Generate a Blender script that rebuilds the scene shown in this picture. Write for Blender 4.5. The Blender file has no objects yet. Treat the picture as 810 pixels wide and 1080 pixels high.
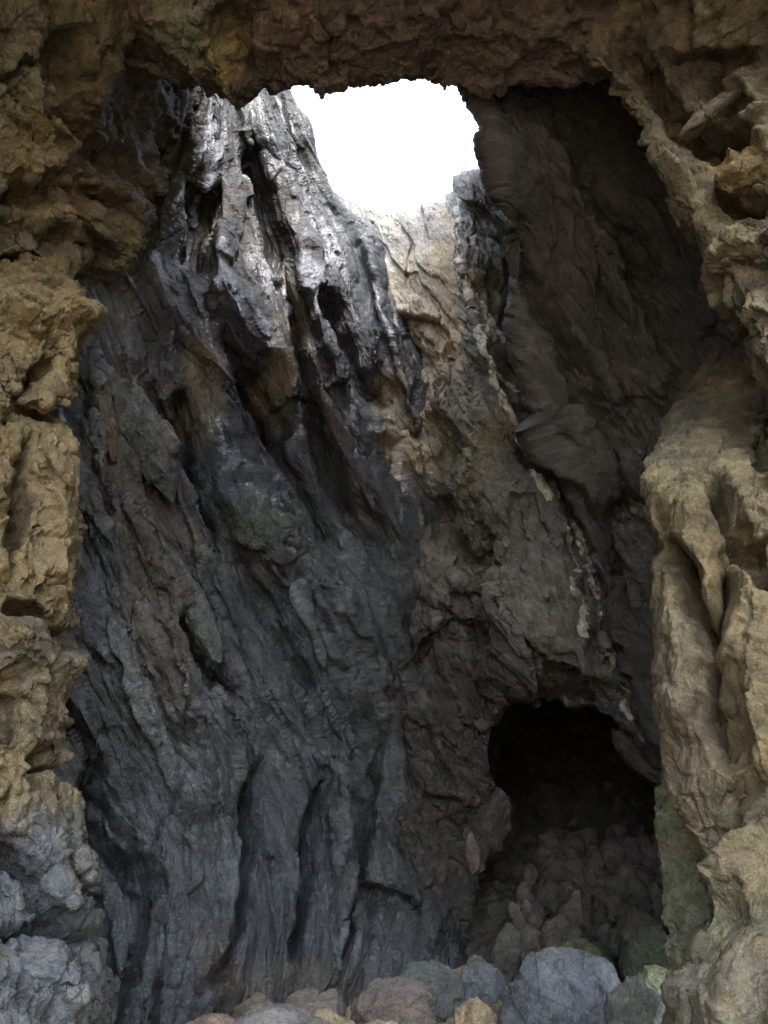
import bpy, math, random
import numpy as np

random.seed(7)
C = bpy.context.scene.collection
R = math.radians
# ------------------------------------------------------------------ camera
PITCH = R(22); FOVV = R(62); EYE = 1.5
F = 540 / math.tan(FOVV / 2)
cam = bpy.data.cameras.new('camera'); camo = bpy.data.objects.new('camera', cam); C.objects.link(camo)
camo.location = (0, 0, EYE); camo.rotation_euler = (R(90) + PITCH, 0, 0)
cam.sensor_fit = 'VERTICAL'; cam.sensor_height = 24; cam.lens = 12 / math.tan(FOVV / 2)
cam.clip_end = 5000; cam.clip_start = 0.05
bpy.context.scene.camera = camo
cp, sp = math.cos(PITCH), math.sin(PITCH)

def ray(x, y, Y):
    """point at depth Y (metres north of the eye) seen in direction x, y"""
    a = (x - 405) / F; b = (540 - y) / F
    dy = cp - b * sp; dz = sp + b * cp
    t = Y / dy
    return (a * t, Y, EYE + dz * t)

def proj(P):
    d = P - np.array([0, 0, EYE])
    zc = d[..., 1] * cp + d[..., 2] * sp
    yc = -d[..., 1] * sp + d[..., 2] * cp
    zc = np.maximum(zc, 0.3)
    return 405 + F * d[..., 0] / zc, 540 - F * yc / zc

# ------------------------------------------------------------------ noise
def _h(ix, iy, iz, seed):
    h = (ix.astype(np.int64) * 374761393 + iy.astype(np.int64) * 668265263 + iz.astype(np.int64) * 2147483647 + seed * 974634777) & 0xffffffff
    h = ((h ^ (h >> 13)) * 1274126177) & 0xffffffff
    h = ((h ^ (h >> 16)) * 2246822519) & 0xffffffff
    return h ^ (h >> 15)

def _r(ix, iy, iz, seed):
    return _h(ix, iy, iz, seed).astype(np.float64) / 4294967295.0

def noise(P, seed=0):
    """value-gradient noise, about -1..1"""
    i = np.floor(P).astype(np.int64); f = P - i
    u = f * f * f * (f * (f * 6 - 15) + 10)
    out = 0
    for dx in (0, 1):
        wx = u[..., 0] if dx else 1 - u[..., 0]
        for dy in (0, 1):
            wy = u[..., 1] if dy else 1 - u[..., 1]
            for dz in (0, 1):
                wz = u[..., 2] if dz else 1 - u[..., 2]
                h = _h(i[..., 0] + dx, i[..., 1] + dy, i[..., 2] + dz, seed)
                gx = ((h & 1023) / 511.5 - 1); gy = (((h >> 10) & 1023) / 511.5 - 1); gz = (((h >> 20) & 1023) / 511.5 - 1)
                out = out + wx * wy * wz * (gx * (f[..., 0] - dx) + gy * (f[..., 1] - dy) + gz * (f[..., 2] - dz))
    return out * 1.6

def fbm(P, o=4, seed=0, g=0.5):
    a = 1; s = 0; t = 0
    for k in range(o):
        s = s + a * noise(P * 2.03 ** k, seed + k * 17); t += a; a *= g
    return s / t

def ridged(P, o=4, seed=0, g=0.5):
    a = 1; s = 0; t = 0
    for k in range(o):
        s = s + a * (1 - 2 * np.abs(noise(P * 2.07 ** k, seed + k * 31))); t += a; a *= g
    return s / t

def facets(P, seed=0, off=0.5, tilt=0.6):
    """broken rock: every cell is its own tilted plane. Returns height and the crack measure F2-F1"""
    i = np.floor(P).astype(np.int64)
    flat = np.ptp(P[..., 2]) < 1e-6
    b1 = np.full(P.shape[:-1], 1e9); b2 = b1.copy(); hh = np.zeros(P.shape[:-1])
    for dx in (-1, 0, 1):
        for dy in (-1, 0, 1):
            for dz in ((0,) if flat else (-1, 0, 1)):
                a, b, c = i[..., 0] + dx, i[..., 1] + dy, i[..., 2] + dz
                h = _h(a, b, c, seed); h2 = _h(a, b, c, seed + 5)
                cx = a + (h & 1023) / 1023; cy = b + ((h >> 10) & 1023) / 1023; cz = c + ((h >> 20) & 1023) / 1023
                ex, ey, ez = P[..., 0] - cx, P[..., 1] - cy, P[..., 2] - cz
                d = ex * ex + ey * ey + ez * ez
                val = (((h ^ h2) & 255) / 255 - .5) * 2 * off + tilt * (ex * ((h2 & 1023) / 511.5 - 1) + ey * (((h2 >> 10) & 1023) / 511.5 - 1) + ez * (((h2 >> 20) & 1023) / 511.5 - 1))
                n = d < b1
                b2 = np.where(n, b1, np.minimum(b2, d)); hh = np.where(n, val, hh); b1 = np.where(n, d, b1)
    return hh, np.sqrt(b2) - np.sqrt(b1)

def ss(a, b, x):
    t = np.clip((x - a) / (b - a), 0, 1); return t * t * (3 - 2 * t)

# ------------------------------------------------------------------ sheets
def catmull(A, n):
    """resample axis 0 of A to n"""
    m = A.shape[0]; t = np.linspace(0, m - 1, n); i = np.minimum(t.astype(int), m - 2); f = (t - i)
    f = f.reshape((-1,) + (1,) * (A.ndim - 1))
    p0 = A[np.maximum(i - 1, 0)]; p1 = A[i]; p2 = A[i + 1]; p3 = A[np.minimum(i + 2, m - 1)]
    return .5 * (2 * p1 + (p2 - p0) * f + (2 * p0 - 5 * p1 + 4 * p2 - p3) * f * f + (3 * p1 - p0 - 3 * p2 + p3) * f ** 3)

def W(x, y, z): return ('w', x, y, z)

def sheet(rows, nu, nv):
    G = np.array([[c[1:] if c[0] == 'w' else ray(*c) for c in r] for r in rows], float)
    G = catmull(G, nv); G = catmull(G.transpose(1, 0, 2), nu).transpose(1, 0, 2)
    return G

def normals(G, toward):
    du = np.gradient(G, axis=1); dv = np.gradient(G, axis=0)
    n = np.cross(du, dv); n /= np.linalg.norm(n, axis=-1, keepdims=True) + 1e-9
    mid = (G.shape[0] // 2, G.shape[1] // 2)
    if np.sum(n * (np.array(toward) - G)) < 0: n = -n
    return n

def heave(G, n, k=1.0):
    """direction in which the relief is raised: outwards and towards the middle of the cave, where the eye is"""
    e = np.array([0, 0, EYE + .5]) - G; e /= np.linalg.norm(e, axis=-1, keepdims=True)
    m = n + k * e * (np.sum(n * e, -1, keepdims=True) > -.2)
    return m / np.linalg.norm(m, axis=-1, keepdims=True)

def polydist(px, py, pts):
    """distance to polyline, signed side (+ = right of the walking direction on the photo), position along"""
    best = np.full(px.shape, 1e9); side = np.zeros(px.shape); al = np.zeros(px.shape)
    L = 0; tot = sum(math.dist(pts[k], pts[k + 1]) for k in range(len(pts) - 1))
    for k in range(len(pts) - 1):
        (x0, y0), (x1, y1) = pts[k], pts[k + 1]
        dx, dy = x1 - x0, y1 - y0; l2 = dx * dx + dy * dy; l = math.sqrt(l2)
        t = np.clip(((px - x0) * dx + (py - y0) * dy) / l2, 0, 1)
        d = np.hypot(px - x0 - t * dx, py - y0 - t * dy)
        s = np.sign(dx * (py - y0) - dy * (px - x0))   # photo y is down: + means clockwise side
        m = d < best
        best = np.where(m, d, best); side = np.where(m, s, side); al = np.where(m, (L + t * l) / tot, al)
        L += l
    return best, side, al

def features(px, py, P, feats, seed=0, jit=6, cd=1.7):
    """kinds: c cleft, r ridge, s slab edge (raised on the + side), h hollow (soft)"""
    q = np.stack([px / 35, py / 35, px * 0 + seed], -1)
    wx = px + jit * (noise(q, 91) * 1.3 + .5 * noise(q * 2.3, 92)); wy = py + jit * (noise(q, 93) * 1.3 + .5 * noise(q * 2.3, 94))
    h = np.zeros(px.shape)
    for kind, amp, w, pts in feats:
        d, s, al = polydist(wx, wy, pts)
        tap = ss(0, .18, al) * ss(1, .82, al) * .85 + .15
        if kind == 'c': h -= cd * amp * tap * np.exp(-(d / (w * 1.05)) ** 2.4)
        elif kind == 'r': h += amp * tap * np.exp(-(d / w) ** 1.1)
        elif kind == 'h': h -= amp * np.exp(-(d / w) ** 2)
        elif kind == 'b': h += amp * np.exp(-(d / w) ** 2)
        elif kind == 's':
            h += tap * amp * np.where(s > 0, np.exp(-d / w), np.exp(-d / (w * .14 + 3)) )
    return h

def paint(px, py, base, blobs, seed=0):
    q = np.stack([px / 40, py / 40, px * 0 + seed], -1)
    wx = px + 40 * fbm(q, 5, 61, .6); wy = py + 40 * fbm(q, 5, 62, .6)
    col = np.ones(px.shape + (3,)) * np.array(base)
    for cx, cy, rx, ry, c, s in blobs:
        d = ((wx - cx) / rx) ** 2 + ((wy - cy) / ry) ** 2
        m = (s * ss(1.6, .4, d))[..., None]
        col = col * (1 - m) + np.array(c) * m
    return col

def link_mesh(name, V, Fq, mat, col=None, co=None, parent=None, loc=None, smooth=True):
    me = bpy.data.meshes.new(name)
    V = np.asarray(V, np.float32); Fq = np.asarray(Fq, np.int32)
    if loc is None: loc = V.mean(0)
    loc = np.array(loc, np.float32)
    V = V - loc
    k = Fq.shape[1]
    me.vertices.add(len(V)); me.vertices.foreach_set('co', V.ravel())
    me.loops.add(Fq.size); me.loops.foreach_set('vertex_index', Fq.ravel())
    me.polygons.add(len(Fq)); me.polygons.foreach_set('loop_start', np.arange(0, Fq.size, k, dtype=np.int32))
    try: me.polygons.foreach_set('loop_total', np.full(len(Fq), k, np.int32))
    except Exception: pass
    me.update(calc_edges=True)
    me.polygons.foreach_set('use_smooth', np.full(len(Fq), smooth, bool))
    if col is not None:
        a = me.attributes.new('tint', 'FLOAT_COLOR', 'POINT')
        a.data.foreach_set('color', np.concatenate([col, np.ones((len(V), 1))], 1).astype(np.float32).ravel())
    if co is not None:
        a = me.attributes.new('rockco', 'FLOAT_VECTOR', 'POINT')
        a.data.foreach_set('vector', co.astype(np.float32).ravel())
    me.materials.append(mat)
    o = bpy.data.objects.new(name, me); C.objects.link(o)
    if parent is not None:
        o.parent = parent; o.location = [loc[i] - parent.location[i] for i in range(3)]
    else: o.location = loc.tolist()
    return o

def gridfaces(nv, nu, mask=None):
    i = np.arange(nv * nu).reshape(nv, nu)
    f = np.stack([i[:-1, :-1], i[:-1, 1:], i[1:, 1:], i[1:, :-1]], -1)
    if mask is not None:
        mm = mask[:-1, :-1] | mask[:-1, 1:] | mask[1:, 1:] | mask[1:, :-1]
        f = f[mm]
    return f.reshape(-1, 4)

def tag(o, label=None, cat=None, group=None, kind=None):
    if label: o['label'] = label
    if cat: o['category'] = cat
    if group: o['group'] = group
    if kind: o['kind'] = kind
    return o

# ------------------------------------------------------------------ materials
def rock_mat(name, vary=.5, rough=(.55, .9), spec=.5, bump=.5, fine=60, stretch=None, speck=.3, spot=(1, 1, 1), use_tint=True, base=(.2, .18, .15), blotch=(.3, .27, .2), ridge=.035, wet=0.):
    m = bpy.data.materials.new(name); m.use_nodes = True
    nt = m.node_tree; N = nt.nodes; L = nt.links
    bs = N['Principled BSDF']
    def nd(t, **k):
        n = N.new(t)
        for a, b in k.items(): setattr(n, a, b)
        return n
    def mth(op, a, b=None, c=None):
        n = nd('ShaderNodeMath', operation=op)
        for j, v in enumerate((a, b, c)):
            if v is None: continue
            if isinstance(v, (int, float)): n.inputs[j].default_value = v
            else: L.new(v, n.inputs[j])
        return n.outputs[0]
    at = nd('ShaderNodeAttribute', attribute_name='rockco').outputs['Vector']
    geo = nd('ShaderNodeNewGeometry').outputs['Position']
    if stretch:
        mp = nd('ShaderNodeMapping'); mp.inputs['Scale'].default_value = stretch; L.new(at, mp.inputs['Vector']); st = mp.outputs[0]
    else: st = at
    def tex(vec, scale, det=6, rough_=.6, dist=0):
        n = nd('ShaderNodeTexNoise'); n.inputs['Scale'].default_value = scale; n.inputs['Detail'].default_value = det
        n.inputs['Roughness'].default_value = rough_; n.inputs['Distortion'].default_value = dist
        L.new(vec, n.inputs['Vector']); return n.outputs['Fac']
    def ramp(v, a, b, lo=0., hi=1.):
        n = nd('ShaderNodeMapRange'); n.inputs['From Min'].default_value = a; n.inputs['From Max'].default_value = b
        n.inputs['To Min'].default_value = lo; n.inputs['To Max'].default_value = hi; L.new(v, n.inputs['Value']); return n.outputs[0]
    n1 = tex(at, 1.3, 5, .6, .4); n2 = tex(st, 5.5, 7, .65, .3); n3 = tex(at, fine * .5, 5, .7); n4 = tex(at, fine * 1.4, 3, .8)
    if use_tint: colr = nd('ShaderNodeAttribute', attribute_name='tint').outputs['Color']
    else:
        rgb = nd('ShaderNodeRGB'); rgb.outputs[0].default_value = (*base, 1); colr = rgb.outputs[0]
    def mix(f, a, b, bt='MIX'):
        n = nd('ShaderNodeMix', data_type='RGBA', blend_type=bt)
        if isinstance(f, float): n.inputs['Factor'].default_value = f
        else: L.new(f, n.inputs['Factor'])
        for s, v in ((6, a), (7, b)):
            if isinstance(v, tuple): n.inputs[s].default_value = (*v, 1)
            else: L.new(v, n.inputs[s])
        return n.outputs[2]
    # value variation
    v = mth('MULTIPLY', ramp(n1, .3, .7, 1 - vary * .6, 1 + vary * .6), ramp(n2, .3, .7, 1 - vary, 1 + vary))
    v = mth('MULTIPLY', v, ramp(n3, .3, .7, 1 - vary * .7, 1 + vary * .7))
    v = mth('MULTIPLY', v, ramp(n4, .3, .7, .6, 1.4))
    cb = nd('ShaderNodeCombineColor')
    for j in range(3): L.new(v, cb.inputs[j])
    c = mix(1.0, colr, cb.outputs[0], 'MULTIPLY')
    # hue blotches
    c = mix(ramp(n2, .52, .75, 0, .55), c, blotch)
    # small pale specks
    c = mix(ramp(n4, .62, .72, 0, speck), c, spot)
    L.new(c, bs.inputs['Base Color'])
    L.new(ramp(tex(st, 3.2, 5, .6), .35, .65, rough[0], rough[1]), bs.inputs['Roughness'])
    bs.inputs['Specular IOR Level'].default_value = spec
    if wet:   # a broken film of water: glints only where it lies
        L.new(ramp(tex(st, 3.4, 7, .75), .5, .58, 0, wet), bs.inputs['Coat Weight']); bs.inputs['Coat Roughness'].default_value = .05; bs.inputs['Coat IOR'].default_value = 1.4
    # bump
    hsum = mth('ADD', mth('MULTIPLY', n2, .10), mth('ADD', mth('MULTIPLY', n3, .05), mth('MULTIPLY', n4, .012)))
    vo = nd('ShaderNodeTexVoronoi', feature='DISTANCE_TO_EDGE'); vo.inputs['Scale'].default_value = 5
    wv = nd('ShaderNodeVectorMath', operation='ADD'); L.new(st, wv.inputs[0])
    nn = nd('ShaderNodeTexNoise'); nn.inputs['Scale'].default_value = 2; nn.inputs['Detail'].default_value = 6; L.new(at, nn.inputs['Vector'])
    sc = nd('ShaderNodeVectorMath', operation='SCALE'); sc.inputs['Scale'].default_value = .9; L.new(nn.outputs['Color'], sc.inputs[0]); L.new(sc.outputs[0], wv.inputs[1])
    L.new(wv.outputs[0], vo.inputs['Vector'])
    rg = nd('ShaderNodeTexNoise'); rg.noise_type = 'RIDGED_MULTIFRACTAL'; rg.inputs['Scale'].default_value = 3.2; rg.inputs['Detail'].default_value = 9; rg.inputs['Roughness'].default_value = .62
    L.new(st, rg.inputs['Vector']); hsum = mth('ADD', hsum, mth('MULTIPLY', rg.outputs['Fac'], ridge))
    if wet: hsum = mth('ADD', hsum, mth('MULTIPLY', tex(at, 8, 2, .5), .09))
    crack = ramp(vo.outputs['Distance'], 0, .04, 0, .007)
    hsum = mth('ADD', hsum, crack)
    bp = nd('ShaderNodeBump'); bp.inputs['Strength'].default_value = bump; bp.inputs['Distance'].default_value = 1.0
    L.new(hsum, bp.inputs['Height']); L.new(bp.outputs[0], bs.inputs['Normal'])
    if wet: L.new(bp.outputs[0], bs.inputs['Coat Normal'])
    return m

M = {
 'slate': rock_mat('wet_slate', wet=1.0, vary=.6, rough=(.3, .7), spec=.12, bump=.9, fine=40, stretch=(1.5, .2, 1.3), speck=.12, spot=(.12, .13, .14), blotch=(.035, .03, .02)),
 'brown': rock_mat('brown_rock', vary=.4, rough=(.7, .95), spec=.3, bump=.8, fine=45, speck=.35, spot=(.45, .40, .28), blotch=(.22, .15, .06)),
 'tan': rock_mat('tan_rock', vary=.5, rough=(.75, .95), spec=.3, bump=.7, fine=60, speck=.4, spot=(.34, .29, .2), blotch=(.17, .12, .045)),
 'back': rock_mat('grey_rock', vary=.45, rough=(.5, .9), spec=.4, bump=.8, fine=45, speck=.3, spot=(.4, .4, .36), blotch=(.17, .13, .07)),
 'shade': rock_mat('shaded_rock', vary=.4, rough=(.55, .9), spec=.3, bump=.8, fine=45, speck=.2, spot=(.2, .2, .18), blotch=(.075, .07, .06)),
 'quartz': rock_mat('quartz', vary=.5, rough=(.4, .7), spec=.5, bump=.6, fine=50, speck=.5, spot=(.8, .8, .75), use_tint=False, base=(.32, .31, .27), blotch=(.25, .22, .16)),
 'boulder': rock_mat('boulder_rock', ridge=.02, vary=.5, rough=(.5, .85), spec=.4, bump=.8, fine=45, speck=.45, spot=(.36, .35, .3), blotch=(.12, .105, .07)),
 'sand': rock_mat('sand', ridge=.003, vary=.18, rough=(.8, .95), spec=.2, bump=.25, fine=80, speck=.3, spot=(.2, .17, .12), blotch=(.36, .27, .15)),
}

def soft(h, k=2):
    for _ in range(k):
        p = np.pad(h, 1, mode='edge')
        h = (p[:-2, 1:-1] + 2 * p[1:-1, 1:-1] + p[2:, 1:-1]) / 4
        p = np.pad(h, 1, mode='edge')
        h = (p[1:-1, :-2] + 2 * p[1:-1, 1:-1] + p[1:-1, 2:]) / 4
    return h

def build(name, G, n, h, col, mat, label=None, cat=None, co=None, group=None, fa=1.0, sf=3.2, bed=None, hk=1.0):
    h = soft(h, 1)
    V = G + heave(G, n, hk) * h[..., None]
    nv, nu = h.shape
    n2 = normals(V, (0, 0, 3)); n2 = n2 * np.sign(np.sum(n2 * n, -1).sum() + 1e-9)
    if np.any(fa):   # second pass: finer broken relief across the already displaced surface, so steep faces get it too
        if bed:   # layered rock: long splinters along the bedding
            c3 = (co + np.stack([0 * h, 0 * h, h], -1)); c3 = c3 + .05 * np.stack([noise(c3 * 1.7, 304), 0 * h, noise(c3 * 1.7, 305)], -1); c3 = c3 * np.array(bed)
            f1, e1 = facets(c3 * 2.6, 302, .5, 1.0); f2, e2 = facets(c3 * 7.5, 306, .5, 1.0)
            dh = fa * (.115 * f1 + .036 * f2 + .03 * fbm(c3 * 9, 5, 303, .6) - .03 * ss(.1, 0, e1))
        else:
            f1, e1 = facets(V * sf + .25 * fbm(V * 2, 2, 301)[..., None], 302, .5, .9)
            dh = fa * (.045 * f1 + .035 * fbm(V * 4, 5, 303, .6) - .02 * ss(.08, 0, e1))
        # small chips and flakes, left crisp
        if bed: g1, _ = facets(c3 * np.array([1, 1.6, 1]) * 13, 311, .5, 1.0)
        else: g1, _ = facets(V * np.array([1, 1, .8]) * 8.5, 311, .5, 1.0)
        V = V + n2 * (soft(dh, 1) + fa * (.030 if bed else .022) * g1)[..., None]
    build.n2 = n2
    build.last = (None, V)
    if co is None: cc = V
    else: cc = co + np.stack([0 * h, 0 * h, h], -1)
    o = link_mesh(name, V.reshape(-1, 3), gridfaces(nv, nu), M[mat], col.reshape(-1, 3), cc.reshape(-1, 3))
    tag(o, label, cat, group)
    build.last = (o, V)
    return o, V

Q = 1.0   # mesh density
def nn(x): return int(x * Q)

# ================================================================== ground
gx = np.concatenate([-np.geomspace(1500, 12, 30), np.linspace(-10, 10, 201), np.geomspace(12, 1500, 30)])
gy = np.concatenate([-np.geomspace(1500, 5, 34), np.linspace(-3, 24, 271), np.geomspace(26, 1500, 30)])
X, Yg = np.meshgrid(gx, gy)
P = np.stack([X, Yg, X * 0], -1)
Z = .10 * fbm(P * .5, 4, 3) + .02 * fbm(P * 4, 3, 4)
near = ss(30, 12, np.hypot(X, Yg - 8))
Z = Z * near + near * (ss(10.5, 17, Yg) * .55 - .12)
V = np.stack([X, Yg, Z], -1)
sandc = np.ones(V.shape) * np.array((.34, .26, .16))
g = link_mesh('sand_ground', V.reshape(-1, 3), gridfaces(*X.shape), M['sand'], sandc.reshape(-1, 3), V.reshape(-1, 3), loc=(0, 0, 0))
tag(g, kind='structure')
def gz(x, y): return float(ss(10.5, 17, np.float64(y)) * .55 - .12)

# ================================================================== slate wall
rows = []
#       y     L    YL    E    YE   curl
spec = [(-150, 60, 11.6, 292, 14.2, 1), (-60, 70, 11.1, 295, 13.6, 1), (20, 70, 10.6, 297, 13.1, 1), (90, 60, 10.2, 301, 12.9, 1), (130, 50, 9.9, 324, 13.2, 1),
        (168, 45, 9.6, 334, 13.5, 1), (205, 40, 9.3, 358, 14.0, 1), (250, 40, 9.0, 402, 14.6, 0), (330, 40, 8.6, 455, 14.8, 0), (420, 40, 8.3, 490, 14.8, 0), (520, 40, 8.1, 520, 14.7, 0),
        (620, 40, 8.0, 540, 14.8, 0), (720, 40, 8.0, 560, 15, 0), (790, 40, 8.0, 490, 14.6, 0), (890, 40, 8.0, 462, 13.9, 0), (970, 40, 7.9, 455, 12.9, 0), (1040, 40, 7.8, 450, 12.0, 0), (1110, 40, 7.7, 445, 11.4, 0)]
for y, Lx, YL, E, YE, cu in spec:
    r = []
    for k in range(8):
        t = k / 7
        r.append((Lx + (E - Lx) * t, y, YL + (YE - YL) * (t ** 1.25)))
    r.append((E + (2 if cu else 25), y - (0), YE + (.9 if cu else .8)))
    r.append((E + (-25 if cu else 45), y, YE + (3.2 if cu else 1.6)))
    rows.append(r)
G = sheet(rows, nn(560), nn(950)); n = normals(G, (0, 0, 3)); px, py = proj(G)
# strata coordinates: bedding lines fan out from the apex, swing right, then back left near the floor
def Sr(y): return .47 * np.clip(y - 60, 0, 630) + np.where(y > 690, .47 * (y - 690) - .00165 * (np.minimum(y, 890) - 690) ** 2 - np.maximum(y - 890, 0) * .66, 0)
def Sl(y): return -.3 * np.clip(y - 60, 0, 210) + Sr(np.maximum(y - 150, 60)) * .85
x0 = px - Sr(py)
lo_ = np.full(px.shape, -900.); hi_ = np.full(px.shape, 1200.)
for _ in range(22):
    mid_ = (lo_ + hi_) / 2; wgt = ss(170, 310, mid_)
    xx = mid_ + (1 - wgt) * Sl(py) + wgt * Sr(py)
    hi_ = np.where(xx > px, mid_, hi_); lo_ = np.where(xx > px, lo_, mid_)
q0 = (lo_ + hi_) / 2 / 85
s0 = py / 85
co = np.stack([q0, s0, q0 * 0], -1)
wq = co + .07 * np.stack([fbm(co * 1.3, 3, 5), fbm(co * 1.3, 3, 6), 0 * q0], -1)
f1, e1 = facets(wq * np.array([1.15, .24, 1]) + 3, 11, .55, .75)
f2, e2 = facets(wq * np.array([3.0, .55, 1]) + 9, 12, .5, .8)
low = ss(700, 860, py) * ss(420, 250, px)          # the lower left is smoother, sea-worn
h = .34 * f1 + .15 * f2 * (1 - .4 * low) + .12 * fbm(co * .8, 4, 8)
h -= .05 * ss(.06, 0, e1) + .03 * ss(.08, 0, e2)
def saw(x):
    f = x - np.floor(x); return np.where(f < .8, f / .8, (1 - f) / .2) - .5
wz = wq[..., 0] + .18 * fbm(co * np.array([.6, .5, 1]), 3, 15)
h += .26 * saw(wz * 1.5) * ss(-.3, .3, noise(co * np.array([.8, .5, 1]), 16)) + .11 * saw(wz * 4.3 + .4 * f1) * ss(-.2, .4, noise(co * np.array([1.5, .7, 1]), 17)) 
feats = [
 ('s', .55, 22, [(216, 78), (200, 150), (178, 220), (158, 268)][::-1]),      # pale rib left of apex
 ('c', .35, 10, [(196, 180), (200, 240), (190, 290)]),
 ('c', .35, 9, [(222, 190), (216, 250), (208, 300)]),
 ('c', .4, 9, [(262, 150), (275, 200), (292, 255), (300, 300)]),
 ('c', .6, 17, [(262, 380), (290, 430), (300, 470)]),
 ('c', .5, 13, [(306, 290), (330, 400), (352, 500), (400, 570), (430, 610)]),
 ('s', .5, 30, [(300, 250), (322, 340), (345, 440), (385, 540), (440, 620)][::-1]),
 ('c', .4, 12, [(338, 300), (375, 380), (410, 440)]),
 ('s', .45, 30, [(150, 395), (180, 460), (215, 540), (245, 600)]),
 ('s', .35, 22, [(98, 400), (100, 500), (112, 560)]),
 ('s', .45, 28, [(110, 510), (150, 560), (190, 620), (240, 715)]),
 ('c', .5, 12, [(150, 392), (176, 440), (212, 520), (248, 600)]),
 ('c', .4, 8, [(190, 400), (212, 490)]),
 ('c', .35, 10, [(190, 640), (215, 690), (244, 725)]),
 ('r', .4, 26, [(128, 398), (150, 450), (175, 500)]),
 ('b', .5, 40, [(150, 680), (190, 760), (200, 830)]),
 ('b', .4, 34, [(270, 540), (282, 575)]),
 ('c', .35, 6, [(285, 790), (268, 820), (262, 900), (256, 960), (240, 1010), (200, 1060)]),
 ('c', .4, 9, [(118, 780), (105, 860), (150, 915), (172, 955)]),
 ('c', .35, 9, [(110, 930), (118, 990), (130, 1050)]),
 ('h', .35, 26, [(130, 840), (125, 870)]),
 ('c', .28, 5, [(340, 790), (322, 900), (308, 1030)]),
 ('c', .25, 5, [(400, 790), (384, 890), (366, 1010)]),
 ('s', .35, 18, [(370, 740), (352, 860), (338, 1000)]),
 ('b', .35, 30, [(205, 1005), (215, 1050)]),
 ('c', .4, 14, [(440, 640), (470, 720), (500, 760)]), ('c', .4, 11, [(225, 320), (262, 400), (300, 480), (360, 600)]), ('c', .35, 10, [(250, 560), (290, 650), (330, 740)]), ('s', .35, 34, [(300, 480), (350, 590), (400, 700)]), ('c', .3, 9, [(170, 560), (215, 650), (262, 760)]), ('s', .3, 30, [(120, 600), (160, 680), (195, 790)]),
 ('s', .4, 24, [(375, 230), (402, 330), (420, 400), (440, 480)][::-1]),
 ('r', .3, 10, [(392, 330), (404, 480)]),
]
h += 1.35 * features(px, py, G, feats, 1, 4)
h *= ss(-300, -100, py) if False else 1
col = paint(px, py, (.075, .082, .09), [(150, 850, 120, 220, (.13, .142, .148), .8),  # lower left lifted in colour, where little skylight reaches
  (290, 390, 150, 160, (.026, .029, .036), .92), (270, 150, 130, 150, (.032, .031, .025), .9), (330, 160, 30, 90, (.04, .039, .035), .7), (190, 160, 14, 80, (.09, .085, .06), .6),  # upper wall: dark wet rock, darkened further in colour to offset the skylight
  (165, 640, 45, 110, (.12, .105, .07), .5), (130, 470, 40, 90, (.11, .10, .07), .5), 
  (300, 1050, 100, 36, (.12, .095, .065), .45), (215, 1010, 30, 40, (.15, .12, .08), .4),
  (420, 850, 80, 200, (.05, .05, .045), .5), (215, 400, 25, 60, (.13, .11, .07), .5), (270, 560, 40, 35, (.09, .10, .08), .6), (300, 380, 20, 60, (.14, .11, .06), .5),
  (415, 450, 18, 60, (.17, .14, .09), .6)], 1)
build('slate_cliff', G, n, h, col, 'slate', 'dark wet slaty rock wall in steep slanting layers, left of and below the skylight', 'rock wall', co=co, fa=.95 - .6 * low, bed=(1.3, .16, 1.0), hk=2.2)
SLATE, SLATE_V = build.last

# ================================================================== back wall with quartz vein
rows = []
top = [(330, 200), (376, 208), (402, 217), (430, 222), (462, 215), (484, 203), (504, 191), (560, 170), (640, 150), (760, 140)]
bot = [(330, 1160), (376, 1160), (420, 1160), (475, 1120), (498, 1060), (518, 890), (536, 800), (574, 748), (642, 810), (706, 915)]
Yc = [15.0, 14.8, 14.5, 14.2, 13.9, 13.6, 13.2, 12.8, 12.4, 12.0]
for ti in [-2, -1, 0, .06, .16, .3, .45, .6, .75, .88, 1, 2, 3]:
    r = []
    for (tx, ty), (bx, by), Y in zip(top, bot, Yc):
        if ti == 1: r.append((bx, by, Y + .1))
        elif ti == -2: r.append((tx, ty + 12, Y + 5.0))
        elif ti == -1: r.append((tx, ty + 1, Y + 1.3))
        elif ti == 2: r.append((bx, by - 4, Y + 1.1))
        elif ti == 3: r.append((bx, by - 30, Y + 4.5))
        else: r.append((tx + (bx - tx) * ti, ty + (by - ty) * ti, Y - 1.2 * math.sin(min(1, ti * 1.2) * 2.2) * .6 - .3 * ti))
    rows.append(r)
G = sheet(rows, nn(600), nn(980)); n = normals(G, (0, 0, 3)); px, py = proj(G)
co = np.stack([(px - .33 * py) / 70, py / 70, px * 0], -1)
wq = co + .2 * np.stack([fbm(co * 1.1, 3, 25), fbm(co * 1.1, 3, 26), 0 * px], -1)
f1, e1 = facets(wq * np.array([.9, .42, 1]), 21, .5, .8)
f2, e2 = facets(wq * np.array([2.3, 1.2, 1]), 22, .5, .8)
f3, e3 = facets(wq * np.array([6, 3.4, 1]), 23, .5, .8)
edge = ss(0, 1, 1.0 + 0 * px)
h = .34 * f1 + .14 * f2 + .25 * fbm(co * .9, 5, 28)
vein = [(487, 212), (490, 255), (500, 300), (508, 345), (520, 385), (536, 430), (552, 470), (578, 520), (600, 575), (612, 640), (620, 700), (655, 760), (700, 820)]
vein2 = [(500, 300), (514, 340), (522, 390), (545, 410)]
vein3 = [(590, 520), (612, 570), (628, 640), (630, 700), (672, 750)]
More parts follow.
